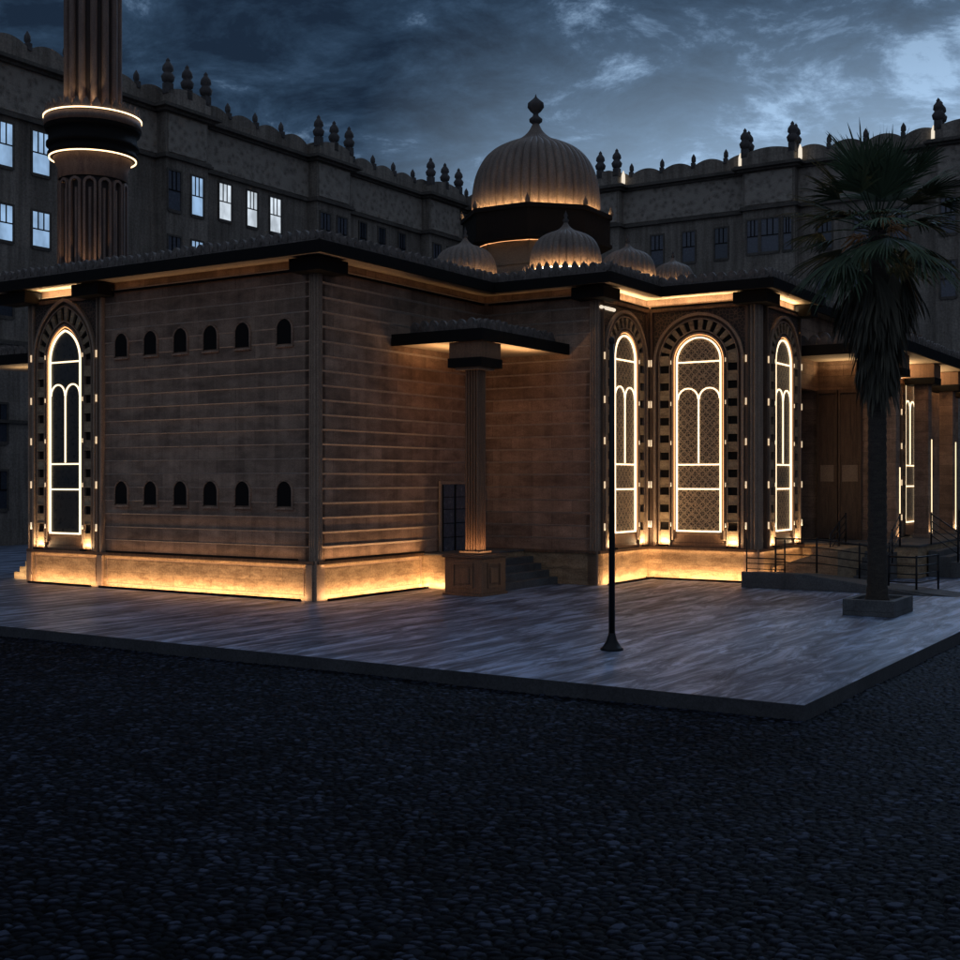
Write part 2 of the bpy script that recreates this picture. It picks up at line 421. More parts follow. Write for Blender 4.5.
for F, a, b, p in ((FA,.28,3.0,7.5),(FA,3.32,10.68,8),(FB,.1,4.45,9.5),(FL,.12,3.2,9),(FC,.12,3.45,9),(FR,.05,3.6,8)):
    led_channel(F, a, b, .27, .04, p*1.25, -.62, .78)
    F.led(a, b, .118, .885, -.25, -.97, .015, p*.14)

# landing, steps and door of the side entrance
MB().box(.0, 1.42, 4.5, 7.8, 0, .92).build('landing', M['plinth'], mosque, bevel=.01)
MB().box(.0, 1.44, 4.46, 7.8, .92, .965).build('landing_paving', M['concrete'], mosque, bevel=.006)
st = MB()
for k in range(4): st.box(1.442+.27*k, 1.442+.27*(k+1), 4.5, 7.8, 0, .775-.19*k)
st.build('steps', M['concrete'], mosque, bevel=.012)
strip_light(W(.08,4.34,.04), W(1.1,4.34,.04), (W(0,1)-W(0,0))*.6+Vector((0,0,.8)), .03, 16, WARM)
d = MB()
d.box(.04,.10,5.30,5.40,.97,2.88); d.box(.04,.10,6.85,6.95,.97,2.88); d.box(.04,.10,5.30,6.95,2.88,2.97)
door = d.build('door_frame', M['mould'], mosque, bevel=.006)
MB().box(.035,.06,5.40,6.85,.97,2.88).build('glazing', M['pane_grey'], door)
mm = MB()
for v in (5.44, 6.08, 6.75): mm.box(.06,.085,v,v+.06,.97,2.86)
for z in (1.35,1.75,2.15,2.5): mm.box(.06,.072,5.44,6.8,z,z+.02)
mm.build('glazing_bar', M['black'], door)

# pillar on its panelled pedestal
MB().box(1.72,2.87,3.14,4.33,.06,.98).build('pedestal', M['wood_mid'], mosque, bevel=.015)
ped = [c for c in kids(mosque) if c.name.startswith('pedestal')][0]
MB().box(1.68,2.91,3.10,4.37,0,.06).build('pedestal_base', M['wood_mid'], ped, bevel=.01)
MB().box(1.66,2.93,3.08,4.39,.98,1.06).build('pedestal_cap', M['wood'], ped, bevel=.015)
fr = MB()
for (a,b) in ((1.98,2.61),):
    for (x0,x1,z0,z1) in ((a,b,.2,.25),(a,b,.80,.85),(a,a+.05,.25,.80),(b-.05,b,.25,.80)): fr.box(x0,x1,3.105,3.14,z0,z1)
    fr.box(a+.12,b-.12,3.115,3.14,.32,.73)
a,b = 3.42,4.05
for (x0,x1,z0,z1) in ((a,b,.2,.25),(a,b,.80,.85),(a,a+.05,.25,.80),(b-.05,b,.25,.80)): fr.box(2.87,2.905,x0,x1,z0,z1)
fr.box(2.87,2.895,a+.12,b-.12,.32,.73)
fr.build('pedestal_panel', M['wood_mid'], ped, bevel=.006)
def pillar(cu, cv, z0, z1, r=.23, mat='mould'):
    p = MB().box(cu-r*.62,cu+r*.62,cv-r*.62,cv+r*.62,z0,z1)
    for k in range(-2,3):
        for (du,dv) in ((k*r*.36,-r*.74),(r*.74,k*r*.36),(k*r*.36,r*.74),(-r*.74,k*r*.36)):
            p.lathe([(.034,z0+.02),(.034,z1-.02)],10,cu+du*(1 if abs(du)>abs(dv)*.99 else 1),cv+dv)
    return p.build('pillar', M['wood_mid'], mosque)
pl = pillar(2.3, 3.73, 1.06, 5.92)
MB().box(1.99,2.61,3.42,4.04,1.062,1.14).build('pillar_base', M['wood'], pl, bevel=.01)
def capital(u0,u1,v0,v1,zt,parent,part=True):
    c = MB().box(u0,u1,v0,v1,zt-.42,zt).build('capital', M['wood_mid'], parent)
    MB().box(u0-.03,u1+.03,v0-.03,v1+.03,zt-.66,zt-.42).build('capital_band', M['black'], c)
    MB().prism([(u0+.12,v0+.12),(u1-.12,v0+.12),(u1-.12,v1-.12),(u0+.12,v1-.12)], zt-.72, zt-.66).build('capital_neck', M['mould'], c)
    return c
capital(1.80,2.78,3.24,4.22,6.60,mosque)

# cresting: a row of carved palmettes with a bead between them
def crest_run(mb, a, b, n, z, h=.30, w=.30, back=.0):
    ln = math.hypot(b[0]-a[0], b[1]-a[1]); d = ((b[0]-a[0])/ln, (b[1]-a[1])/ln)
    k = max(1, int(ln/w)); w2 = ln/k
    prof = [(-.42,0),(-.50,.25),(-.48,.52),(-.36,.76),(-.18,.93),(0,1.0),(.18,.93),(.36,.76),(.48,.52),(.50,.25),(.42,0)]
    f = lambda t,o,zz: (a[0]+d[0]*t+n[0]*(o-back), a[1]+d[1]*t+n[1]*(o-back), zz)
    mb.box(0, ln, -.08, .08, z, z+.07, 0, f)
    for i in range(k):
        c = (i+.5)*w2; hh = h*random.uniform(.88,1.08); tl = random.uniform(-.02,.02)
        mb.plate([(c+x*w2*.92+tl*zz, z+.06+zz*hh) for x,zz in prof], -.06, .06, 0, f)
        mb.plate([(c+x*w2*.55, z+.075+zz*hh*.62) for x,zz in prof], .045, .085, 0, f)
        mb.plate([(c+w2*.5+x*w2*.3, z+.06+zz*hh*.45) for x,zz in prof], -.03, .07, 0, f)
    return mb
# square canopy over the side door
cz = 6.64
can = MB().box(0.02,2.83,3.18,7.80,cz,cz+.22).build('canopy', [M['soffit']], mosque)
fm = MB(); fm.box(0.02,2.90,3.10,3.17,cz-.04,cz+.27); fm.box(2.84,2.90,3.17,7.8,cz-.04,cz+.27)
fm.build('fascia', M['black'], can)
MB().box(0.02,2.82,3.18,7.80,cz+.222,cz+.27).build('deck', M['roof'], can)
cm = MB(); crest_run(cm,(.35,3.55),(2.45,3.55),(0,-1),cz+.27); crest_run(cm,(2.45,3.55),(2.45,7.6),(1,0),cz+.27)
cm.build('cresting', M['crest'], can)

# main roof
RO = [(-11.82,-.9),(.9,-.9),(.9,6.93),(4.67,6.93),(4.67,10.245),(8.1,10.245),(8.1,15.1),(7.55,15.1),(7.55,30.5),(-11.82,30.5)]
def inset(poly, d):
    out = []; n = len(poly)
    for i in range(n):
        p, a, b = Vector(poly[i]), Vector(poly[i-1]), Vector(poly[(i+1)%n])
        e1 = (p-a).normalized(); e2 = (b-p).normalized(); n1 = Vector((-e1.y,e1.x)); n2 = Vector((-e2.y,e2.x))
        q = p + (n1+n2)*d/(1+n1.dot(n2)); out.append((q.x,q.y))
    return out
RI = inset(RO, .07)
roof = MB().prism(RI, 8.505, 8.70, 0).build('roof', [M['soffit']], mosque)
MB().prism(RI, 8.702, 8.735, 0).build('deck', [M['roof']], roof)
def ring(outer, inner, z0, z1):
    mb = MB(); n = len(outer)
    for i in range(n):
        j = (i+1)%n; mb.prism([outer[i],outer[j],inner[j],inner[i]], z0, z1)
    return mb
f_out = MB(); n = len(RO)
vs = [(x,y,8.45) for x,y in RO]+[(x,y,8.74) for x,y in RO]+[(x,y,8.45) for x,y in RI]+[(x,y,8.74) for x,y in RI]
fs = []
for i in range(n):
    j=(i+1)%n; fs += [(i,j,n+j,n+i),(2*n+j,2*n+i,3*n+i,3*n+j),(n+i,n+j,3*n+j,3*n+i),(j,i,2*n+i,2*n+j)]
f_out.add(vs,fs).build('fascia', M['black'], roof)
RC = inset(RO, .22); cm = MB()
for i in range(8):
    a, b = RC[i], RC[i+1]; ln = math.hypot(b[0]-a[0],b[1]-a[1]); e = ((b[0]-a[0])/ln,(b[1]-a[1])/ln)
    crest_run(cm, a, b, (e[1],-e[0]), 8.74, .27, .29)
cm.build('cresting', M['crest'], roof)
# cove lighting under the eaves
for F, a, b, p, col, out in ((FA,.2,3.0,15,CREAM,.5),(FA,3.4,10.2,.35,WARM,.6),(FB,.8,7.6,.3,WARM,.6),(FD,.2,3.0,.3,WARM,.6),
                      (FL,.5,3.2,12,CREAM,.5),(FC,.2,2.9,12,CREAM,.5),(FR,.6,3.6,14,CREAM,.5)):
    led_channel(F, a, b, .10, 8.24, p, out, .9, col, .03)

# dark slabs on the pilasters under the eaves
def slab(u0,u1,v0,v1,z0=8.12,z1=8.45): return MB().box(u0,u1,v0,v1,z0,z1).build('eave_block', M['black'], mosque, bevel=.01)
slab(-.45,.5,-.5,.65); slab(-8.35,-7.25,-.62,-.03); slab(-11.5,-10.35,-.62,-.03)
slab(3.22,4.25,7.30,8.35); slab(6.75,7.78,10.62,11.75); slab(7.32,7.85,14.4,15.05)
# ribbed corner pilasters
def pilaster(cu, cv, du, dv, z0=.985, z1=8.12, w=.34):
    p = MB().box(cu-w/2,cu+w/2,cv-w/2,cv+w/2,z0,z1)
    for k in (-1,0,1):
        g_ = w*.31; p.lathe([(g_*.46,z0),(g_*.46,z1)],10,cu+k*g_,cv-w/2-.01); p.lathe([(g_*.46,z0),(g_*.46,z1)],10,cu+w/2+.01,cv+k*g_)
    q = p.build('pilaster', M['mould'], mosque)
    MB().box(cu-w/2-.05,cu+w/2+.05,cv-w/2-.05,cv+w/2+.05,0,z0-.002).build('pilaster_base', M['mould'], q, bevel=.01)
    return q
pilaster(-.075,.075,1,1,w=.22); pilaster(3.66,7.94,1,1,w=.24); pilaster(7.14,11.29,1,1,w=.36)
for t in (-10.74, -7.80):
    pp = MB().box(t-.13,t+.13,-.10,.01,.985,8.12)
    for k in (-1,1): pp.lathe([(.04,.985),(.04,8.12)],10,t+k*.08,-.10)
    pp.build('pilaster', M['mould'], mosque)
# short tube lamp below the block at the bay corner
MB().tube([(3.86,7.9,7.93),(3.86,8.75,7.93)],.05,10).build('tube_lamp', M['pale'], mosque)

# small arched windows of the long facade
def arch_path(r, zs, z0, k=0.0, n=14):
    """outline points: up the left leg, round the head, down the right leg. k>0 makes the head pointed"""
    pts = [(-r, z0)]
    c = k*r; RR = r+c; a1 = math.acos(c/RR)
    for i in range(n+1):
        a = a1*i/n; pts.append((c-RR*math.cos(a), zs+RR*math.sin(a)))
    for i in range(n-1,-1,-1):
        a = a1*i/n; pts.append((RR*math.cos(a)-c, zs+RR*math.sin(a)))
    pts.append((r, z0)); return pts
w0 = MB(); w0.strip(arch_path(.245,.36,0,.1,8), arch_path(.285,.36,-.04,.1,8), -.045, .01)
w0.box(-.30,.30,-.055,.01,-.09,-.042)
sw = w0.build('small_window', M['wall'], mosque)
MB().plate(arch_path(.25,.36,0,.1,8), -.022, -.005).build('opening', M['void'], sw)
first = True
for z in (6.44, 2.34):
    for s_ in (6.98,5.83,4.685,3.58,2.443,1.015):
        q = sw if first else copy_tree(sw, mosque); first = False
        q.location = (-s_, 0, z)

# ---- tall arched windows: x along the wall, -y outwards, z up
def big_window(point, pane_mat, wmax=1.56):
    k = point; zs = 6.42 if k else 6.56
    root = MB()
    root.box(-wmax,wmax,-.03,-.002,1.0,8.22)                                        # back board
    root.strip([(-wmax+.09,1.0),(-wmax+.09,8.10),(wmax-.09,8.10),(wmax-.09,1.0)],[(-wmax,1.0),(-wmax,8.2),(wmax,8.2),(wmax,1.0)],-.13,-.03)
    w = root.build('arched_window', M['wood'], mosque)
    # spandrel plate with the arch cut out
    A = arch_path(1.42,zs,1.3,k,18); B = []
    for (x,z) in A:
        if z <= zs+.01 : B.append((-wmax+.11 if x<0 else wmax-.11, z))
        else:
            t = math.atan2(z-zs, x); X = (wmax-.11); Zt = 8.09-zs
            s_ = min(X/abs(math.cos(t)) if abs(math.cos(t))>1e-6 else 1e9, Zt/abs(math.sin(t)))
            B.append((s_*math.cos(t), zs+s_*math.sin(t)))
    MB().strip(A,B,-.06,-.031).build('spandrel', M['relief'], w)
    MB().strip(arch_path(1.36,zs,1.0,k,18),arch_path(1.44,zs,1.0,k,18),-.16,-.031).build('outer_arch', M['mould'], w)
    mi_ = MB(); mi_.strip(arch_path(1.24,zs,1.0,k,18),arch_path(1.27,zs,1.0,k,18),-.13,-.031)
    mi_.strip(arch_path(.90,zs,1.0,k,18),arch_path(.93,zs,1.0,k,18),-.13,-.031)
    mi_.strip(arch_path(.80,zs,1.2,k,18),arch_path(.85,zs,1.2,k,18),-.12,-.031)
    mi_.build('inner_arch', M['mould'], w)
    MB().strip(arch_path(.74,zs,1.2,k,18),arch_path(.795,zs,1.2,k,18),-.075,-.031).build('reveal', M['wood_mid'], w)
    MB().strip(arch_path(.770,zs,1.5,k,18),arch_path(.788,zs,1.5,k,18),-.084,-.0751).build('halo_strip', M['led_halo'], w)
    vo = MB(); dk = MB()
    z = 1.50
    while z < zs-.30:
        for sx in (-1,1):
            x0,x1 = sorted((sx*.94,sx*1.23)); vo.box(x0,x1,-.115,-.031,z+.26,z+.50); vo.box(x0,x1,-.125,-.031,z+.235,z+.26); vo.box(x0,x1,-.125,-.031,z+.50,z+.525)
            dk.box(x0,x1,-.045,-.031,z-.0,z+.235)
        z += .525
    for sx in (-1,1):
        x0,x1 = sorted((sx*.94,sx*1.23)); vo.box(x0,x1,-.10,-.031,1.12,1.49)
    I = arch_path(.94,zs,0,k,24)[1:-1]; O = arch_path(1.23,zs,0,k,24)[1:-1]
    n = len(I)
    for j in range(0,n-1):
        if j % 4 in (0,1): vo.strip(I[j:j+2],O[j:j+2],-.11,-.031)
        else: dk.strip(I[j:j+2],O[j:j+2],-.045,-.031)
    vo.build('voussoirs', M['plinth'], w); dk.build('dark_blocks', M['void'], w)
    p = MB().plate(arch_path(.74,zs,1.49,k,18),-.055,-.031).build('pane', pane_mat, w)
    led = MB(); t = .021
    led.strip(arch_path(.675,zs,1.49,k,20),arch_path(.675+2*t,zs,1.49-2*t,k,20),-.10,-.056)
    led.box(-.674,.674,-.125,-.056,1.49-2*t,1.49)
    for zz in (zs-.03, 3.46, 2.73): led.box(-.674,.674,-.083,-.056,zz-t,zz+t)
    led.box(-t*.9,t*.9,-.082,-.056,3.50,5.42)
    for cx in (-.34,.34):
        aa = arch_path(.305,5.42,5.42,0,12)[1:-1]; bb = arch_path(.305+2*t*.9,5.42,5.42,0,12)[1:-1]
        led.strip([(x+cx,z_) for x,z_ in aa],[(x+cx,z_) for x,z_ in bb],-.082,-.056)
    led.build('led_frame', M['led_win'], w)
    sp = MB()
    for zz in (6.55,5.30,4.12,2.86,1.66):
        for x in (-1.51,1.51): sp.tube([(x,-.15,zz-.10),(x,-.15,zz+.10)],.024,8)
        for x in (-.868,.868): sp.tube([(x,-.13,zz-.06),(x,-.13,zz+.06)],.014,8)
    sp.build('spot_lamps', M['led_spot'], w)
    MB().box(-1.34,1.34,-.07,-.031,1.0,1.12).build('sill', M['wood_mid'], w, bevel=.005)
    MB().box(-.79,.79,-.065,-.031,1.13,1.38).build('apron', M['wood_mid'], w, bevel=.005)
    lm = MB()
    for sx in (-1,1): lm.box(sx*1.085-.13,sx*1.085+.13,-.30,-.17,1.0,1.05)
    lm.build('uplight', M['black'], w)
    return w
wr = big_window(0.0, M['lattice']); wp = big_window(.28, M['glass'])
def put_window(w, u, v, side, sx=1.0, first=False, up=13.0, z=0):
    q = w if first else copy_tree(w, mosque)
    q.location = (u, v, z); q.rotation_euler = (0,0,R(90) if side else 0); q.scale = (sx,1,1)
    for s_ in (-1,1):
        x = s_*1.085*sx
        for (x0,x1) in ((x-.11,x+.11),):
            if side: a = W(u+.225, v+x0, 1.06+z); b = W(u+.225, v+x1, 1.06+z); o = W(1,0)-W(0,0)
            else: a = W(u+x0, v-.225, 1.06+z); b = W(u+x1, v-.225, 1.06+z); o = W(0,-1)-W(0,0)
            strip_light(a, b, o*-.16+Vector((0,0,1)), .08, up/.22, CREAM)
    return q
put_window(wr, 5.50, 11.145, False, 1.0, True)
put_window(wr, 3.77, 9.50, True, .98)
put_window(wr, 7.29, 13.22, True, 1.0)
put_window(wp, -9.27, 0, False, .93, True, 10)

# uplights along the ledge and at the pillar
led_channel(FB, .15, 4.4, .16, 1.02, 3.6, -.18, .98)
led_channel(FA, 3.5, 10.5, .17, 1.02, .9, -.15, .98)
strip_light(W(1.95,3.30,1.10), W(2.65,3.30,1.10), (W(0,1)-W(0,0))*.15+Vector((0,0,1)), .04, 6.0, WARM)
strip_light(W(2.72,3.40,1.10), W(2.72,4.05,1.10), (W(-1,0)-W(0,0))*.15+Vector((0,0,1)), .04, 6.0, WARM)
# lamps above the pillar capital wash the canopy soffit
strip_light(W(1.0,3.45,6.10), W(1.0,5.2,6.10), Vector((0,0,1)), .05, 9, WARM)
strip_light(W(2.35,4.5,6.10), W(2.35,6.6,6.10), Vector((0,0,1)), .05, 9, WARM)

# ---- domes
DP = [(.98,0),(1.0,.12),(1.005,.25),(.99,.40),(.96,.55),(.91,.68),(.84,.80),(.76,.89),(.66,.965),(.55,1.02),(.44,1.065),(.34,1.10),(.25,1.14),(.17,1.195),(.11,1.255),(.07,1.32),(.05,1.36)]
def smooth_prof(p, n=3):
    out = []
    for i in range(len(p)-1):
        p0,p1,p2,p3 = p[max(i-1,0)],p[i],p[i+1],p[min(i+2,len(p)-1)]
        for j in range(n):
            t=j/n; out.append(tuple(.5*((2*p1[k])+(-p0[k]+p2[k])*t+(2*p0[k]-5*p1[k]+4*p2[k]-p3[k])*t*t+(-p0[k]+3*p1[k]-3*p2[k]+p3[k])*t**3) for k in (0,1)))
    out.append(p[-1]); return out
def flute(nr, depth):
    return lambda a, z: 1 - depth*(1-abs(math.sin(nr*a/2))**.45)
def ring_lamp(mb, cx, cy, r, z, t=.025, n=64):
    mb.lathe([(r-t,z-t),(r+t,z-t),(r+t,z+t),(r-t,z+t),(r-t,z-t)], n, cx, cy); return mb
def dome(cu, cv, z, r, nr, big=False):
    ks = 1.1 if big else 1.0
    d = MB().lathe([(a*r, z+b*r*ks) for a,b in smooth_prof(DP)], nr*10, cu, cv, 0, flute(nr,.07 if big else .09)).build('dome', M['dome'], mosque)
    zt = z+1.36*r*ks; s = r*.085 if big else r*.08
    fp = [(.05*r,zt-.03),(.06*r,zt),(.10*r,zt+0.031*r),(.105*r,zt+0.070*r),(.05*r,zt+0.117*r),(.04*r,zt+0.156*r),(.085*r,zt+0.195*r),(.13*r,zt+0.257*r),(.125*r,zt+0.320*r),(.06*r,zt+0.374*r),(.02*r,zt+0.413*r),(.001,zt+0.468*r)] if big else \
         [(.05*r,zt-.03),(.06*r,zt),(.09*r,zt+.06*r),(.03*r,zt+.14*r),(.06*r,zt+.2*r),(.02*r,zt+.27*r),(.001,zt+.36*r)]
    MB().lathe(fp, 20, cu, cv).build('finial', M['finial'], d)
    return d
MU, MV, MR = -2.9, 15.9, 2.35
dm = dome(MU, MV, 12.57, MR, 44, True)
a0 = math.radians(-90-10.5) - 0  # octagon turned so that two corners face the forecourt
def octa(r, z0, z1, a=0.0, wall=0):
    return [(r*math.cos(a+i*math.pi/4), r*math.sin(a+i*math.pi/4)) for i in range(8)]
OA = math.atan2(-VY, -VX)          # in world; corners given in the site frame below
oa = math.radians(-90) + FROT*0 + math.radians(-90+0)
oct_a = math.radians(-111.0)
oc = [(MU+2.80*math.cos(oct_a+i*math.pi/4), MV+2.80*math.sin(oct_a+i*math.pi/4)) for i in range(8)]
oi = [(MU+2.70*math.cos(oct_a+i*math.pi/4), MV+2.70*math.sin(oct_a+i*math.pi/4)) for i in range(8)]
oi2 = [(MU+2.30*math.cos(oct_a+i*math.pi/4), MV+2.30*math.sin(oct_a+i*math.pi/4)) for i in range(8)]
om = [(MU+2.72*math.cos(oct_a+i*math.pi/4), MV+2.72*math.sin(oct_a+i*math.pi/4)) for i in range(8)]
MB().prism(om, 11.5, 12.475).build('drum_band', M['black'], dm)
lipm = MB(); n=8
for (zz0,zz1,oi) in ((11.42,11.54,oi2),(12.465,12.62,oi)):
    vs=[(x,y,zz0) for x,y in oc]+[(x,y,zz1) for x,y in oc]+[(x,y,zz0) for x,y in oi]+[(x,y,zz1) for x,y in oi]
    fs=[]
    for i in range(n):
        j=(i+1)%n; fs += [(i,j,n+j,n+i),(2*n+j,2*n+i,3*n+i,3*n+j),(n+i,n+j,3*n+j,3*n+i),(j,i,2*n+i,2*n+j)]
    lipm.add(vs,fs)
lipm.build('drum_rim', M['black'], dm)
ob = [(MU+2.22*math.cos(oct_a+i*math.pi/4), MV+2.22*math.sin(oct_a+i*math.pi/4)) for i in range(8)]
drum = MB().prism(ob, 8.74, 11.42)
for zz in (9.5, 10.6): drum.prism([(MU+2.28*math.cos(oct_a+i*math.pi/4), MV+2.28*math.sin(oct_a+i*math.pi/4)) for i in range(8)], zz, zz+.12)
drum.build('drum', M['drum'], dm)
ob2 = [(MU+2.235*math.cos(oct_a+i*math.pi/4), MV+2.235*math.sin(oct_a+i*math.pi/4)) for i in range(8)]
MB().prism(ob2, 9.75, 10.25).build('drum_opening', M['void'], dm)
ring_lamp(MB(), MU, MV, 2.44, 12.51, .022, 96).build('ring_lamp', M['led_warm'], dm)
dk = MB(); ring_lamp(dk, MU, MV, 2.20, 11.42, .012, 96).build('ring_lamp', M['led_dim'], dm)
for i in range(8):
    x,y = oc[i]
    MB().lathe([(.05,12.61),(.09,12.65),(.09,12.75),(.03,12.87),(.001,12.95)],10,x*.985+MU*.015,y*.985+MV*.015).build('drum_knob', M['finial'], dm)
def small(u, v, z, r, nr):
    d = dome(u, v, z, r, nr)
    MB().lathe([(r*1.16,8.735),(r*1.16,z-.10),(r*.9,z-.10)], 48, u, v).build('dome_base', M['drum'], d)
    ring_lamp(MB(), u, v, r*1.10, z-.05, .012).build('ring_lamp', M['led_warm'], d)
    # little merlons in front of the lamp
    mb = MB(); k = int(2*math.pi*r*1.17/.27)
    for i in range(k):
        a = 2*math.pi*i/k; ca, sa = math.cos(a), math.sin(a); rr = r*1.16+.02
        g = lambda x,y,zz: (u+(rr+y)*ca - x*sa, v+(rr+y)*sa + x*ca, zz)
        mb.plate([(-.11,z-.30),(-.12,z-.1),(-.075,z+.01),(0,z+.10),(.075,z+.01),(.12,z-.1),(.11,z-.30)], -.03, .03, 0, g)
    mb.build('merlons', M['crest'], d)
small(1.63, 9.9, 9.42, 1.10, 30); small(-2.0, 9.8, 9.42, 1.02, 28); small(1.7, 14.1, 9.68, .93, 26); small(1.35, 18.6, 10.1, .78, 24)

# ---- left side: canopy and lit steps past the far end of the long facade
lc = MB().box(-15.5,-10.95,1.06,5.5,cz,cz+.22).build('canopy', M['soffit'], mosque)
fm = MB(); fm.box(-15.5,-10.95,1.0,1.05,cz-.04,cz+.27); fm.build('fascia', M['black'], lc)
cm = MB(); crest_run(cm,(-15.4,1.3),(-11.0,1.3),(0,-1),cz+.23); cm.build('cresting', M['crest'], lc)
strip_light(W(-14.5,2.2,6.2), W(-11.2,2.2,6.2), Vector((0,0,1)), .05, 4, CREAM)
ls = MB()
for k in range(5): ls.box(-10.95-.26*(k+1), -10.95-.26*k, .45, 2.4, 0, .90-.17*k)
ls.build('side_steps', M['plinth'], mosque, bevel=.01)
strip_light(W(-12.3,.22,.05), W(-10.9,.22,.05), (W(0,1)-W(0,0))*.6+Vector((0,0,.7)), .03, 5, CREAM)

# ---- entrance terrace, portico and doors beyond the bay
MB().box(6.9,10.9,15.12,30,0,.96).build('terrace', M['plinth'], mosque, bevel=.01)
MB().box(6.9,10.95,15.08,30,.961,1.02).build('terrace_paving', M['concrete'], mosque, bevel=.006)
MB().box(5.6,9.0,17.8,18.15,1.0,8.0).build('wall', M['wall'], mosque)               # entrance wall
MB().box(8.65,9.0,18.15,30,1.0,8.0).build('wall', M['wall'], mosque)
pr = MB().box(5.5,10.53,15.15,30,6.98,7.2).build('portico_roof', M['soffit'], mosque)
fm = MB(); fm.box(5.6,10.6,15.08,15.14,6.94,7.27); fm.box(10.54,10.6,15.14,30,6.94,7.27); fm.build('fascia', M['black'], pr)
MB().box(5.5,10.53,15.15,30,7.201,7.25).build('deck', M['roof'], pr)
cm = MB(); crest_run(cm,(7.1,15.35),(10.35,15.35),(0,-1),7.25,.34,.34); crest_run(cm,(10.35,15.35),(10.35,29),(1,0),7.25,.30,.34); cm.build('cresting', M['crest'], pr)
for k,(v) in enumerate((16.4,20.7,24.5,28.2)):
    u = 9.75
    c = MB().box(u-.24,u+.24,v-.24,v+.24,1.02,6.27).build('column', M['wall'], mosque, bevel=.01)
    MB().box(u-.30,u+.30,v-.30,v+.30,1.021,1.14).build('column_base', M['mould'], c, bevel=.01)
    cc = MB().box(u-.48,u+.48,v-.48,v+.48,6.5,6.96).build('capital', M['wood_mid'], c)
    MB().box(u-.50,u+.50,v-.50,v+.50,6.27,6.5).build('capital_band', M['black'], c)
    MB().box(u+.242,u+.262,v+.17,v+.22,1.16,4.4 if k else 3.4).build('led_strip', M['led_strip'], c)
    strip_light(W(u+.34,v-.1,1.2), W(u+.34,v+.2,1.2), Vector((0,0,1))+(W(-1,0)-W(0,0))*.05, .05, 9, CREAM)
# doors
for (a,b) in ((7.05,7.62),(7.78,8.42)):
    dd = MB().box(a,b,17.73,17.79,1.05,5.85).build('door', M['wood'], mosque)
    mm = MB()
    for (x0,x1,z0,z1) in ((a-.06,a,1.03,5.95),(b,b+.06,1.03,5.95),(a-.06,b+.06,5.9,6.02)): mm.box(x0,x1,17.66,17.79,z0,z1)
    for x in (a+.12,(a+b)/2,b-.12): mm.box(x-.02,x+.02,17.70,17.73,3.9,5.7)
    mm.build('door_frame', M['wood'], dd)
    MB().box(a+.06,b-.06,17.70,17.73,2.95,3.5).build('door_panel', M['mould'], dd)
# narrow arched window on the portico's return wall
qw = put_window(wr, 9.0, 22.6, True, .72, False, 0.01, 0)
qw.location = (9.0, 21.75, .05); qw.scale = (1,1,1)
# portico cove lights
strip_light(W(7.3,17.5,6.5), W(9.2,17.5,6.5), (W(0,-1)-W(0,0))*.5+Vector((0,0,.9)), .03, 6, CREAM)
strip_light(W(9.15,18.5,6.55), W(9.15,29,6.55), (W(1,0)-W(0,0))*.5+Vector((0,0,.9)), .03, 16, CREAM)
# steps running down from the terrace toward the right
st = MB()
for k in range(5): st.box(10.96+.32*k, 10.96+.32*(k+1), 16.2, 28, 0, .81-.17*k)
st.build('terrace_steps', M['concrete'], mosque, bevel=.012)
st = MB()
for k in range(5): st.box(8.9, 10.3, 15.07-.3*(k+1), 15.07-.3*k, 0, .81-.17*k)
st.build('front_steps', M['concrete'], mosque, bevel=.012)

# ------------------------------------------------------------------ ramp and railings
rm = MB()
# lower leg, v 9.5..11.0: flat landing then slope falling to the pavement
for (v0,v1,zt) in ((9.45,9.60,.44),(9.60,10.95,.36)):
    rm.plate([(7.45,0),(13.2 if zt<.4 else 12.6,0),(9.25,zt),(7.45,zt)], v0, v1)
# upper leg, v 11.1..12.6 rising back to the terrace
rm.plate([(7.45,0),(9.4,0),(9.4,.98),(9.1,.98),(7.45,.40)], 12.0, 13.3, 1)
rm.box(8.2,9.4,13.3,15.05,0,.975, 1)
ramp_o = solo(rm, 'ramp', [M['concrete'], M['plinth']], 9, 10.5, 0, 'grey concrete access ramp with low kerb beside the lit bay', 'ramp', bevel=.012)
def railing(pts, label, rails=(.95,.72,.50,.28), pr=.028, rr=.016, group='dark metal railings'):
    """pts: list of (u,v,zbase) posts"""
    u0,v0,z0 = pts[0]
    r = thing('railing', label, 'railing', u0, v0, z0, group=group)
    for p in pts:
        MB().tube([(p[0],p[1],p[2]),(p[0],p[1],p[2]+1.0)],pr,8).build('post', M['metal'], r, (u0,v0,z0))
    for h in rails:
        MB().tube([(p[0],p[1],p[2]+h) for p in pts], rr*(1.4 if h == rails[0] else 1), 8).build('rail', M['metal'], r, (u0,v0,z0))
    return r
railing([(7.5,9.75,.36),(8.6,9.75,.36)] , 'short dark railing against the bay plinth at the ramp landing', (.45,.30,.15), .022, .012)
railing([(7.9,11.0,.36),(9.1,11.0,.37),(10.3,11.0,.25),(10.9,11.0,.19)], 'dark four-bar railing along the inner edge of the access ramp')
railing([(10.9,11.2,.0),(10.7,12.6,.2),(10.5,13.7,.55),(10.4,15.0,.98)], 'dark stepped railing climbing beside the front steps behind the palm trunk')
railing([(8.75,13.4,.4),(8.75,14.3,.75),(8.75,15.0,.98)], 'dark railing on the wall side of the front steps')
railing([(11.3,10.2,0),(12.05,10.1,0),(12.25,11.7,0)], 'free-standing angled dark railing on the paving right of the palm')
railing([(12.6,16.4,.0),(11.8,16.4,.45),(11.0,16.4,1.0)], 'dark handrail sloping down the terrace steps by the first column')
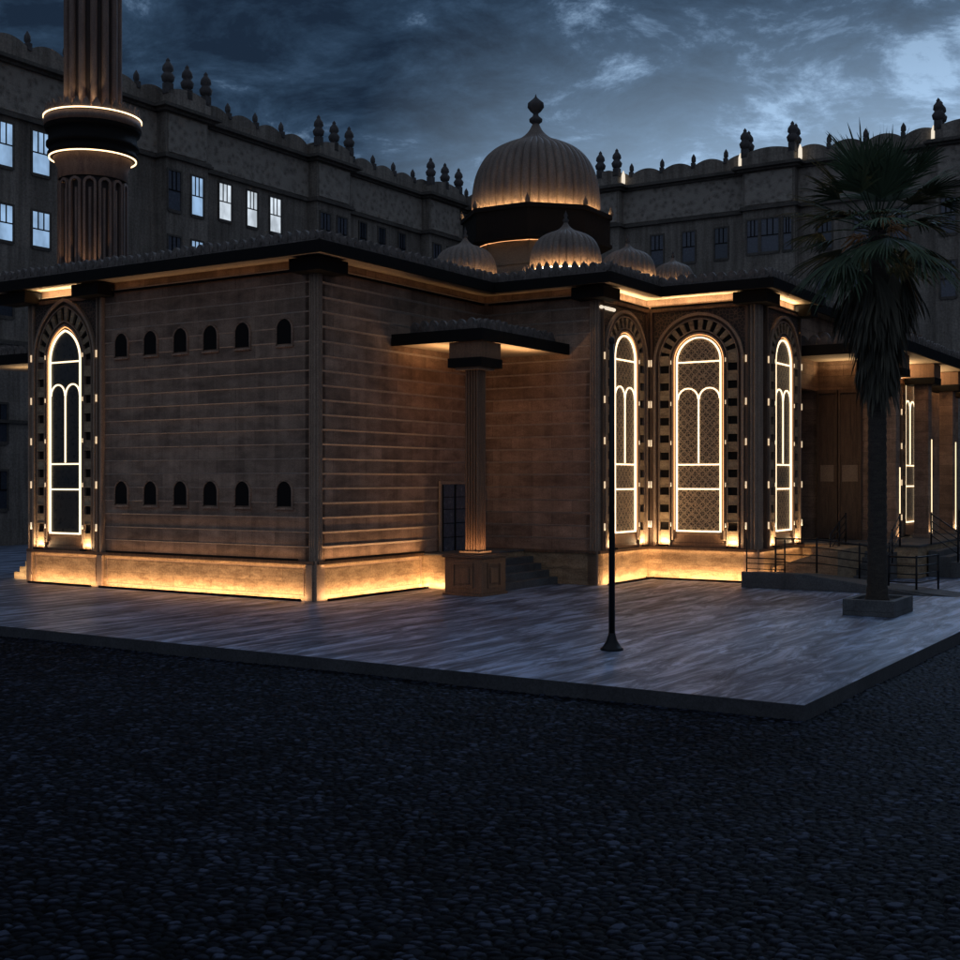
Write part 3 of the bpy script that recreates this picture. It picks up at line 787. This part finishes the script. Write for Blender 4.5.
railing([(12.6,20.4,.0),(11.8,20.4,.45),(11.0,20.4,1.0)], 'dark handrail farther along the terrace steps by the second column')
railing([(-11.6,3.6,.0),(-12.6,3.6,.0),(-14.0,3.6,0)], 'dark railing behind the lit steps at the far left end of the mosque')

# ------------------------------------------------------------------ minaret
mu, mv = -13.41, 4.43
mn = thing('minaret', 'round fluted minaret with a lit ring balcony rising behind the mosque roof', 'minaret', mu, mv)
def fl(nr, dep): return lambda a,z: 1-dep*(1-abs(math.sin(nr*a/2)))
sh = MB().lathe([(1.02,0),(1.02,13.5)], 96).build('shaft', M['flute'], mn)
for k in range(14):
    a = 2*math.pi*k/14+.1; ca, sa = math.cos(a), math.sin(a)
    g = lambda x,y,z: ((1.10-y-.1)*ca-x*sa, (1.10-y-.1)*sa+x*ca, z)
    mb = MB(); mb.strip(arch_path(.13,12.72,6,.05,10), arch_path(.215,12.72,6,.05,10), -.12, .04, 0, fr=g)
    mb.tube([g(0,-.0,6), g(0,-.0,12.6)], .055, 8)
    mb.build('flute_arch', M['minaret'], sh)
MB().lathe([(1.10,12.98),(1.13,13.0),(1.13,13.35),(1.2,13.5),(1.28,13.72)], 64).build('collar', M['minaret'], sh)
bal = MB().lathe([(1.28,13.72),(1.46,13.78),(1.46,13.86),(1.40,13.95),(1.40,14.05),(1.50,14.1),(1.50,14.2),(1.43,14.25),(1.43,14.55),(1.52,14.6),(1.56,14.7),(1.56,15.06),(1.3,15.06),(.8,15.06)], 72).build('balcony', M['black'], mn)
MB().lathe([(1.565,14.72),(1.575,14.72),(1.575,15.0),(1.565,15.0)], 72).build('balcony_band', M['minaret'], bal)
ring_lamp(MB(), 0, 0, 1.58, 15.06, .018, 72).build('ring_lamp', M['led_ring'], bal)
ring_lamp(MB(), 0, 0, 1.40, 13.73, .018, 72).build('ring_lamp', M['led_ring'], bal)
ck = MB()
for i in range(30):
    a = 2*math.pi*i/30; g = (lambda ca,sa: (lambda x,y,z: ((1.50+y)*ca-x*sa,(1.50+y)*sa+x*ca,z)))(math.cos(a),math.sin(a))
    ck.plate([(-.12,15.06),(-.14,15.2),(-.07,15.32),(0,15.44),(.07,15.32),(.14,15.2),(.12,15.06)], -.035, .035, 0, g)
ck.build('balcony_cresting', M['crest'], bal)
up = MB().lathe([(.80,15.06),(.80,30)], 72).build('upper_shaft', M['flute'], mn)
rb = MB()
for i in range(14):
    a = 2*math.pi*(i+.5)/14; rb.lathe([(.115,15.06),(.115,30)],12,.84*math.cos(a),.84*math.sin(a))
rb.build('ribs', M['minaret'], up)
ul = MB()
for i in range(14):
    a = 2*math.pi*i/14; ul.lathe([(.05,15.1),(.05,15.14)],8,1.02*math.cos(a),1.02*math.sin(a),cap=True)
ul.build('uplight', M['led_warm'], bal)
for a_ in (-2.3,-1.75,-1.2,-.7):
    l = bpy.data.lights.new('minaret_uplight','SPOT'); l.energy = 32; l.color = CREAM; l.spot_size = R(50); l.shadow_soft_size = .05
    o = bpy.data.objects.new('minaret_uplight', l); COL.objects.link(o)
    c = W(mu+1.15*math.cos(a_), mv+1.15*math.sin(a_), 15.15); o.location = c
    tgt = W(mu+.85*math.cos(a_), mv+.85*math.sin(a_), 18); o.rotation_euler = (tgt-c).to_track_quat('-Z','Y').to_euler()
for a_ in (-2.2,-1.5,-.8):
    l = bpy.data.lights.new('minaret_uplight','SPOT'); l.energy = 26; l.color = WARM; l.spot_size = R(60); l.shadow_soft_size = .05
    o = bpy.data.objects.new('minaret_uplight', l); COL.objects.link(o)
    c = W(mu+1.6*math.cos(a_), mv+1.6*math.sin(a_), 9.6); o.location = c
    tgt = W(mu+1.0*math.cos(a_), mv+1.0*math.sin(a_), 12); o.rotation_euler = (tgt-c).to_track_quat('-Z','Y').to_euler()

# ------------------------------------------------------------------ hotel behind
HU, HV = -28.9, 50.9
hotel = thing('hotel', 'long pale stone hotel with scalloped parapet wrapping round the mosque', 'hotel', HU, HV)
off = (HU,HV,0)
HL = Face((HU,-6),(HU,HV),(1,0)); HR = Face((HU,HV),(30,HV),(0,-1))
def hb(name, mb, mat, parent=hotel, bevel=0): return mb.build(name, mat, parent, off, bevel)
def hotel_wing(F, name, pavs, wins, posts, extra_t=0):
    wl = hb('wall', MB().box(0, F.len, -12, 0, -.2, 22.0, 0, F), M['hotel'])
    # frieze band, mouldings, cornice
    hb('frieze', MB().box(0, F.len, .005, .10, 19.9, 22.0, 0, F), M['frieze'], wl)
    mo = MB()
    for (o,z0,z1) in ((.22,19.62,19.74),(.14,19.74,19.86),(.30,22.0,22.14),(.55,22.14,22.26),(.42,22.26,22.36),(.12,9.2,9.4),(.12,5.6,5.75)): mo.box(0,F.len,.0,o,z0,z1,0,F)
    hb('cornice', mo, M['hotel_trim'], wl)
    # scalloped parapet
    n = int(round(F.len/2.15)); w = F.len/n; pa = MB()
    for i in range(n):
        pts = [(i*w,22.36)]+[(i*w+w*j/12, 22.92+.42*math.sin(math.pi*j/12)**.7) for j in range(13)]+[((i+1)*w,22.36)]
        pa.plate(pts, -.1, .2, 0, F)
    hb('parapet', pa, M['hotel'], wl)
    fin = []
    for i in range(n+1):
        t = i*w
        if any(a-.3 < t < b+.3 for a,b in pavs) or t < posts[0] or t > posts[1]: continue
        c = F(t,.05,0)
        mb = MB(); mb.box(t-.11,t+.11,-.06,.26,22.9,23.25,0,F)
        mb.lathe([(.08,23.25),(.16,23.38),(.15,23.6),(.07,23.75),(.001,23.86)],8,c[0],c[1])
        hb('finial', mb, M['finial'], wl)
    for (a,b) in pavs:
        P = .75; pv = hb('pavilion', MB().box(a,b,.0,P,-.2,22.0,0,F), M['hotel'])
        mo = MB()
        for (o,z0,z1) in ((.22,19.62,19.74),(.14,19.74,19.86),(.30,22.0,22.14),(.55,22.14,22.26),(.42,22.26,22.36)): mo.box(a-o,b+o,.0,P+o,z0,z1,0,F)
        hb('cornice', mo, M['hotel_trim'], pv)
        hb('frieze', MB().box(a+.15,b-.15,P+.002,P+.06,19.95,21.9,0,F), M['frieze'], pv)
        hb('parapet', MB().plate([(a,22.36)]+[(a+(b-a)*j/14, 23.0+.35*math.sin(math.pi*j/14)**.7) for j in range(15)]+[(b,22.36)],P-.2,P+.2,0,F).box(a,a+.25,-.1,P-.2,22.36,23.0,0,F).box(b-.25,b,-.1,P-.2,22.36,23.0,0,F), M['hotel'], pv)
        for (t,o) in (((a+.15,P+.0),((a+b)/2,P+.0),(b-.15,P+.0)) if name == 'left' else ((a+.15,.1),(a+.15,P+.0),(b-.15,P+.0),(b-.15,.1)) if b-a > 2 else ((a+.15,P),(b-.15,P))):
            c = F(t,o,0); mb = MB(); mb.box(t-.2,t+.2,o-.2,o+.2,22.9,23.45,0,F)
            mb.lathe([(.12,23.43),(.30,23.55),(.36,23.78),(.24,23.95),(.20,24.0),(.30,24.12),(.27,24.32),(.14,24.5),(.10,24.56),(.12,24.62),(.001,24.78)],12,c[0],c[1])
            hb('urn_finial', mb, M['finial'], pv)
    def win(t0,t1,z0,z1,o,mat):
        mb = MB()
        for (x0,x1,a_,b_) in ((t0-.10,t0,z0-.1,z1+.1),(t1,t1+.10,z0-.1,z1+.1),(t0,t1,z1,z1+.1),(t0-.02,t1+.02,z0-.16,z0)): mb.box(x0,x1,o-.002,o+.06,a_,b_,0,F)
        w_ = hb('window', mb, M['hotel_trim'])
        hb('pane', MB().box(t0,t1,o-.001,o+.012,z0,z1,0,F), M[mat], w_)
        mb = MB(); zm = z0+(z1-z0)*.50
        for k in (1,2): x = t0+(t1-t0)*k/3; mb.box(x-.03,x+.03,o+.012,o+.04,zm,z1,0,F)
        mb.box(t0,t1,o+.012,o+.045,zm-.03,zm+.03,0,F)
        hb('glazing_bar', mb, M['black'], w_)
    for w_ in wins: win(*w_)
def lw(v): return v+6
pL = [(lw(21.6),lw(24.6)),(lw(33.6),lw(36.8)),(lw(45.3),lw(49.0))]
wl_ = []
for (v0,v1,m1,m2) in ((8.9,9.8,'pane_dim','pane_dim'),(11.9,12.9,'pane_sky_glow','pane_sky_glow'),(14.0,14.95,'pane_sky_glow','pane_sky_glow'),(26.2,27.1,'pane_sky_bright','pane_dim'),(28.4,29.2,'pane_sky_bright','pane_dim'),(30.3,31.2,'pane_sky_bright','pane_dim'),
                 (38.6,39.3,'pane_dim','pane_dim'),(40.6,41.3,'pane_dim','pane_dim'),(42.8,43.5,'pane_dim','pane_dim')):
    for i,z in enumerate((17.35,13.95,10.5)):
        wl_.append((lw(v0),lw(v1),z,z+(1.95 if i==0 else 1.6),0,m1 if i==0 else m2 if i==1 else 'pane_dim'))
for (v0,v1) in ((11.5,12.6),(7.5,8.6)):
    for z in (4.75,1.7): wl_.append((lw(v0),lw(v1),z,z+1.7,0,'pane_dim'))
for (v0,v1,m) in ((21.75,22.6,'pane_grey'),(23.4,24.2,'pane_sky_glow')):
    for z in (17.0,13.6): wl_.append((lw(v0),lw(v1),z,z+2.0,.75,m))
for (v0,v1) in ((33.9,34.8),(35.5,36.4),(45.7,46.6),(47.4,48.3)):
    for z in (17.0,13.6): wl_.append((lw(v0),lw(v1),z,z+2.0,.75,'pane_grey'))
hotel_wing(HL, 'left', pL, wl_, (lw(8),lw(60)))
def ru(u): return u-HU
pR = [(ru(-17.9),ru(-16.4)),(ru(-7.9),ru(-4.6)),(ru(3.6),ru(6.9))]
wr_ = []
for i in range(-10,7):
    u = -9.6+2.2*i
    if any(a-.8 < ru(u) < b+.8 for a,b in pR): continue
    for z in (17.0,13.4,9.8):
        wr_.append((ru(u)-.42,ru(u)+.42,z,z+1.9,0,'pane_grey' if (i % 3) else 'pane_dim'))
for (u0,u1) in ((-7.6,-6.9),(-6.7,-5.6),(-5.3,-4.8),(3.9,4.7),(5.2,6.0)):
    for z in (17.0,13.4): wr_.append((ru(u0),ru(u1),z,z+2.0,.75,'pane_grey'))
hotel_wing(HR, 'right', pR, wr_, (ru(-20),ru(9)))
# slender uplit gaps beside the statues
for (t,o) in ((pR[1][0]-.25,.5),(pR[1][1]+.25,.5),(pR[0][1]+.15,.4),(pR[2][0]-.2,.4)):
    c = HR(t,o,0)
    hb('parapet_lamp', MB().lathe([(.10,22.42),(.13,22.6),(.12,23.05),(.04,23.3),(.001,23.35)],10,c[0],c[1]), M['pale'])

# ------------------------------------------------------------------ palm tree and its planter
tu, tv = 12.5, 4.6
pb = MB()
U0,U1,V0,V1 = 11.95,13.08,3.79,5.45
pb.prism([(U0,V0),(U1,V0),(U1,V1),(U0,V1)],0,.10)
for (a,b,c,d_) in ((U0,U1,V0,V0+.14),(U0,U1,V1-.14,V1),(U0,U0+.14,V0+.14,V1-.14),(U1-.14,U1,V0+.14,V1-.14)): pb.box(a,b,c,d_,.10,.36)
planter = thing('planter', 'low square concrete planter holding the palm trunk', 'planter', tu, tv)
pb.build('box', M['concrete'], planter, (tu,tv,0), .012)
MB().box(U0+.141,U1-.141,V0+.141,V1-.141,.10,.29).build('soil', M['soil'], planter, (tu,tv,0))
palm = thing('palm_tree', 'tall dark fan palm with a hanging skirt of dead fronds in the planter', 'palm tree', tu, tv, .25)
HZ = 8.35
tr = MB(); prof = []
for i in range(90):
    z = i*HZ/89; r = .205 - .03*z/HZ + (.06*math.exp(-z*4)) + (.016 if i % 2 else 0); prof.append((r, z))
tr.lathe(prof, 24); tr.build('trunk', M['trunk'], palm)
def tint_mesh(name, vs, fs, tv_, mat, parent):
    me = bpy.data.meshes.new(name); me.from_pydata(vs, [], fs); me.materials.append(mat)
    a = me.attributes.new('tint','FLOAT','POINT'); a.data.foreach_set('value', tv_); me.update()
    o = bpy.data.objects.new(name, me); COL.objects.link(o); o.parent = parent; return o
rng = random.Random(11)
def frond(vs, fs, tt, az, el, pet, blade, sag, nl=34, spread=R(150), tint=.5, start=(0,0,HZ), wd=.030, tube=None, jit=0.05):
    """a fan leaf: petiole, then leaflets radiating from its tip in a folded plane"""
    d = Vector((math.cos(az)*math.cos(el), math.sin(az)*math.cos(el), math.sin(el)))
    side = Vector((-math.sin(az), math.cos(az), 0)); 
    p = Vector(start); P = [p.copy()]
    dd = d.copy()
    for i in range(5):
        p = p + dd*pet/5; dd = (dd + Vector((0,0,-sag*.10))).normalized(); P.append(p.copy())
    if tube is not None: tube.append(P)
    upv = side.cross(dd).normalized()
    if upv.z < 0: upv = -upv
    for k in range(nl):
        a = -spread/2 + spread*(k+.5)/nl + rng.uniform(-.02,.02)
        L_ = blade*(.72+.28*math.cos(a*.9))*rng.uniform(1-jit*2,1+jit)
        q = p.copy(); e = (dd*math.cos(a) + side*math.sin(a) + upv*(.10*math.cos(a*2))).normalized()
        seg = 6; o = len(vs); tn = min(1,max(0,tint+rng.uniform(-.22,.22)))
        fold = upv*(1 if k%2 else -1)*.4
        for s_ in range(seg+1):
            t = s_/seg
            w = wd*(.35+1.5*t)*(1-t)**.6*1.6 + .002
            wv = e.cross(upv).normalized()
            wv = (wv + fold*.5).normalized()
            vs.append(tuple(q - wv*w)); vs.append(tuple(q + wv*w)); tt.extend([tn,tn])
            q = q + e*L_/seg
            e = (e + Vector((0,0,-1))*sag*(.05+.42*t*t)*rng.uniform(.8,1.2)).normalized()
        for s_ in range(seg): fs.append((o+2*s_, o+2*s_+1, o+2*s_+3, o+2*s_+2))
vs, fs, tt, tubes = [], [], [], []
n = 50
for i in range(n):
    az = i*2.39996 + rng.uniform(-.25,.25)
    f = i/n
    el = R(82 - 104*f**.85 + rng.uniform(-13,13))
    frond(vs, fs, tt, az, el, rng.uniform(.75,1.5)*(.8 if i < 4 else 1), rng.uniform(.85,1.2)*(1+.18*f), .30+.95*f*rng.uniform(.5,1.5), nl=32, spread=R(rng.uniform(105,150)),
          tint=rng.uniform(.25,.8), tube=tubes, start=(0,0,HZ-.2+.3*(1-f)), wd=.017, jit=.2)
tint_mesh('crown', vs, fs, tt, M['frond'], palm)
pt = MB()
for P in tubes: pt.tube(P, .022, 6, r2=.012)
pt.build('leaf_stalks', M['frond'], palm)
vs, fs, tt = [], [], []
for i in range(150):
    f = i/150; az = i*2.39996; z = HZ-.25 - 2.45*f**1.05
    el = R(-46 - 34*min(1,f*2.2) + rng.uniform(-12,12)); k = (1-.60*f)*rng.uniform(.7,1.1)
    frond(vs, fs, tt, az, el, (.95*k+.02)*rng.uniform(.8,1.1), rng.uniform(.85,1.2)*(1-.15*f), 1.5, 18, R(75)*(1-.4*f), rng.uniform(.0,.9), (0.12*math.cos(az),.12*math.sin(az),z), .022, None, .3)
tint_mesh('dead_frond_skirt', vs, fs, tt, M['dead'], palm)
fb = MB()
for c in ((-.45,-.32,8.15),(.35,-.42,8.5),(.5,-.1,8.35)):
    for k in range(26):
        a = rng.uniform(0,6.28); rr = rng.uniform(.08,.34)
        p0 = Vector(c)*.6+Vector((0,0,HZ*.4)); p1 = Vector(c)+Vector((rr*math.cos(a),rr*math.sin(a),rng.uniform(-.25,.12)))
        fb.tube([p0,(p0+p1)/2+Vector((0,0,.08)),p1],.009,4)
fb.build('flower_stalks', M['fruit'], palm)

# ------------------------------------------------------------------ slender pole on the forecourt
pu, pv_ = 10.20, -4.09
pole = thing('pole', 'slender black pole with a flared foot standing on the forecourt', 'pole', pu, pv_)
MB().lathe([(.058,.2),(.052,3.2),(.045,5.42)],16,cap=True).build('shaft', M['metal'], pole)
MB().lathe([(.205,0),(.205,.03),(.17,.05),(.10,.16),(.065,.27),(.064,.30)],16,cap=True,a0=math.pi/16).build('foot', M['metal'], pole)
MB().lathe([(.0455,5.40),(.05,5.43),(.045,5.50),(.001,5.53)],12).build('cap', M['metal'], pole)

# ------------------------------------------------------------------ sky, sun, camera
w = bpy.data.worlds.new('World'); sc.world = w; w.use_nodes = True; nt = w.node_tree
for n_ in list(nt.nodes): nt.nodes.remove(n_)
SUN_AZ, SUN_EL = R(28), R(-2.5)          # azimuth clockwise from +Y, behind the right wing
out = N(nt,'ShaderNodeOutputWorld'); bg = N(nt,'ShaderNodeBackground'); bg2 = N(nt,'ShaderNodeBackground'); ad = N(nt,'ShaderNodeAddShader')
sky = N(nt,'ShaderNodeTexSky', sky_type='NISHITA'); sky.sun_disc = False; sky.sun_elevation = SUN_EL; sky.sun_rotation = SUN_AZ; sky.air_density = 1.5; sky.ozone_density = 3
tc = N(nt,'ShaderNodeTexCoord'); sep = N(nt,'ShaderNodeSeparateXYZ'); L(nt, tc.outputs['Generated'], sep.inputs[0])
zc = N(nt,'ShaderNodeMath',operation='MAXIMUM'); L(nt, sep.outputs['Z'], zc.inputs[0]); zc.inputs[1].default_value = 0
za = N(nt,'ShaderNodeMath',operation='ADD'); L(nt, zc.outputs[0], za.inputs[0]); za.inputs[1].default_value = .30
dx = N(nt,'ShaderNodeMath',operation='DIVIDE'); L(nt, sep.outputs['X'], dx.inputs[0]); L(nt, za.outputs[0], dx.inputs[1])
dy = N(nt,'ShaderNodeMath',operation='DIVIDE'); L(nt, sep.outputs['Y'], dy.inputs[0]); L(nt, za.outputs[0], dy.inputs[1])
cb = N(nt,'ShaderNodeCombineXYZ'); L(nt, dx.outputs[0], cb.inputs[0]); L(nt, dy.outputs[0], cb.inputs[1])
mp = N(nt,'ShaderNodeMapping'); mp.inputs['Rotation'].default_value = (0,0,R(20)); mp.inputs['Location'].default_value = (3.3,1.2,0); mp.inputs['Scale'].default_value = (1.0,1.25,1); L(nt, cb.outputs[0], mp.inputs['Vector'])
f1 = noise(nt, mp.outputs['Vector'], 6.2, 12, .68, .3)
f2 = noise(nt, mp.outputs['Vector'], .55, 3, .5, .2)
# more broken cloud toward the afterglow
dt = N(nt,'ShaderNodeVectorMath',operation='DOT_PRODUCT'); L(nt, tc.outputs['Generated'], dt.inputs[0])
dt.inputs[1].default_value = (math.sin(SUN_AZ), math.cos(SUN_AZ), 0)
mr = N(nt,'ShaderNodeMapRange'); L(nt, dt.outputs['Value'], mr.inputs['Value'])
mr.inputs['From Min'].default_value = .80; mr.inputs['From Max'].default_value = 1.0; mr.inputs['To Min'].default_value = 0; mr.inputs['To Max'].default_value = 1
am = N(nt,'ShaderNodeMath',operation='MULTIPLY_ADD'); L(nt, mr.outputs[0], am.inputs[0]); am.inputs[1].default_value = .15; L(nt, f1, am.inputs[2])
am2 = N(nt,'ShaderNodeMath',operation='MULTIPLY_ADD'); L(nt, f2, am2.inputs[0]); am2.inputs[1].default_value = .30; L(nt, am.outputs[0], am2.inputs[2])
cloud = ramp(nt, am2.outputs[0], [(.54,(.009,.019,.037)),(.65,(.018,.038,.070)),(.735,(.030,.060,.108)),(.79,(.080,.135,.22)),(.87,(.21,.32,.47))])
# afterglow band close to the horizon
hz = N(nt,'ShaderNodeMapRange'); L(nt, sep.outputs['Z'], hz.inputs['Value'])
hz.inputs['From Min'].default_value = .40; hz.inputs['From Max'].default_value = .16; hz.inputs['To Min'].default_value = 0; hz.inputs['To Max'].default_value = 1
hp = N(nt,'ShaderNodeMath',operation='POWER'); L(nt, hz.outputs[0], hp.inputs[0]); hp.inputs[1].default_value = 1.7
hm = N(nt,'ShaderNodeMath',operation='MULTIPLY'); L(nt, hp.outputs[0], hm.inputs[0]); L(nt, mr.outputs[0], hm.inputs[1])
gl = mixc(nt, hm.outputs[0], (0,0,0), (.72,1.02,1.38))
tot = mixc(nt, 1.0, cloud, gl, 'ADD')
# ambient fill added to the unseen sky overhead and behind the camera
ov = N(nt,'ShaderNodeMapRange'); L(nt, sep.outputs['Z'], ov.inputs['Value'])
ov.inputs['From Min'].default_value = .42; ov.inputs['From Max'].default_value = .75; ov.inputs['To Min'].default_value = 0; ov.inputs['To Max'].default_value = 1
bk = N(nt,'ShaderNodeMapRange'); L(nt, sep.outputs['Y'], bk.inputs['Value'])
bk.inputs['From Min'].default_value = .1; bk.inputs['From Max'].default_value = -.6; bk.inputs['To Min'].default_value = 0; bk.inputs['To Max'].default_value = 1
mx_ = N(nt,'ShaderNodeMath',operation='MAXIMUM'); L(nt, ov.outputs[0], mx_.inputs[0]); L(nt, bk.outputs[0], mx_.inputs[1])
tot = mixc(nt, mx_.outputs[0], tot, (.125,.140,.172), 'ADD')
L(nt, sky.outputs[0], bg.inputs['Color']); bg.inputs['Strength'].default_value = .05
L(nt, tot, bg2.inputs['Color']); bg2.inputs['Strength'].default_value = 1.0
L(nt, bg.outputs[0], ad.inputs[0]); L(nt, bg2.outputs[0], ad.inputs[1]); L(nt, ad.outputs[0], out.inputs['Surface'])

sl = bpy.data.lights.new('sun','SUN'); sl.energy = .40; sl.angle = R(14); sl.color = (.45,.66,1.0)
so = bpy.data.objects.new('sun', sl); COL.objects.link(so)
sd = Vector((math.sin(SUN_AZ)*math.cos(R(33)), math.cos(SUN_AZ)*math.cos(R(33)), math.sin(R(33))))
so.rotation_euler = sd.to_track_quat('Z','Y').to_euler()

cam = bpy.data.cameras.new('camera'); co = bpy.data.objects.new('camera', cam); COL.objects.link(co)
co.location = (0,0,3); co.rotation_euler = (R(90),0,0); cam.sensor_width = 36; cam.lens = 36*1252/960; cam.clip_end = 3000; cam.clip_start = .1
sc.camera = co
sc.view_settings.view_transform = 'Standard'; sc.view_settings.look = 'None'; sc.view_settings.gamma = 1; sc.view_settings.exposure = 0
sc.view_settings.use_curve_mapping = False
sc.cycles.use_denoising = True; sc.cycles.max_bounces = 6; sc.cycles.sample_clamp_indirect = 4
sc.cycles.use_light_tree = True
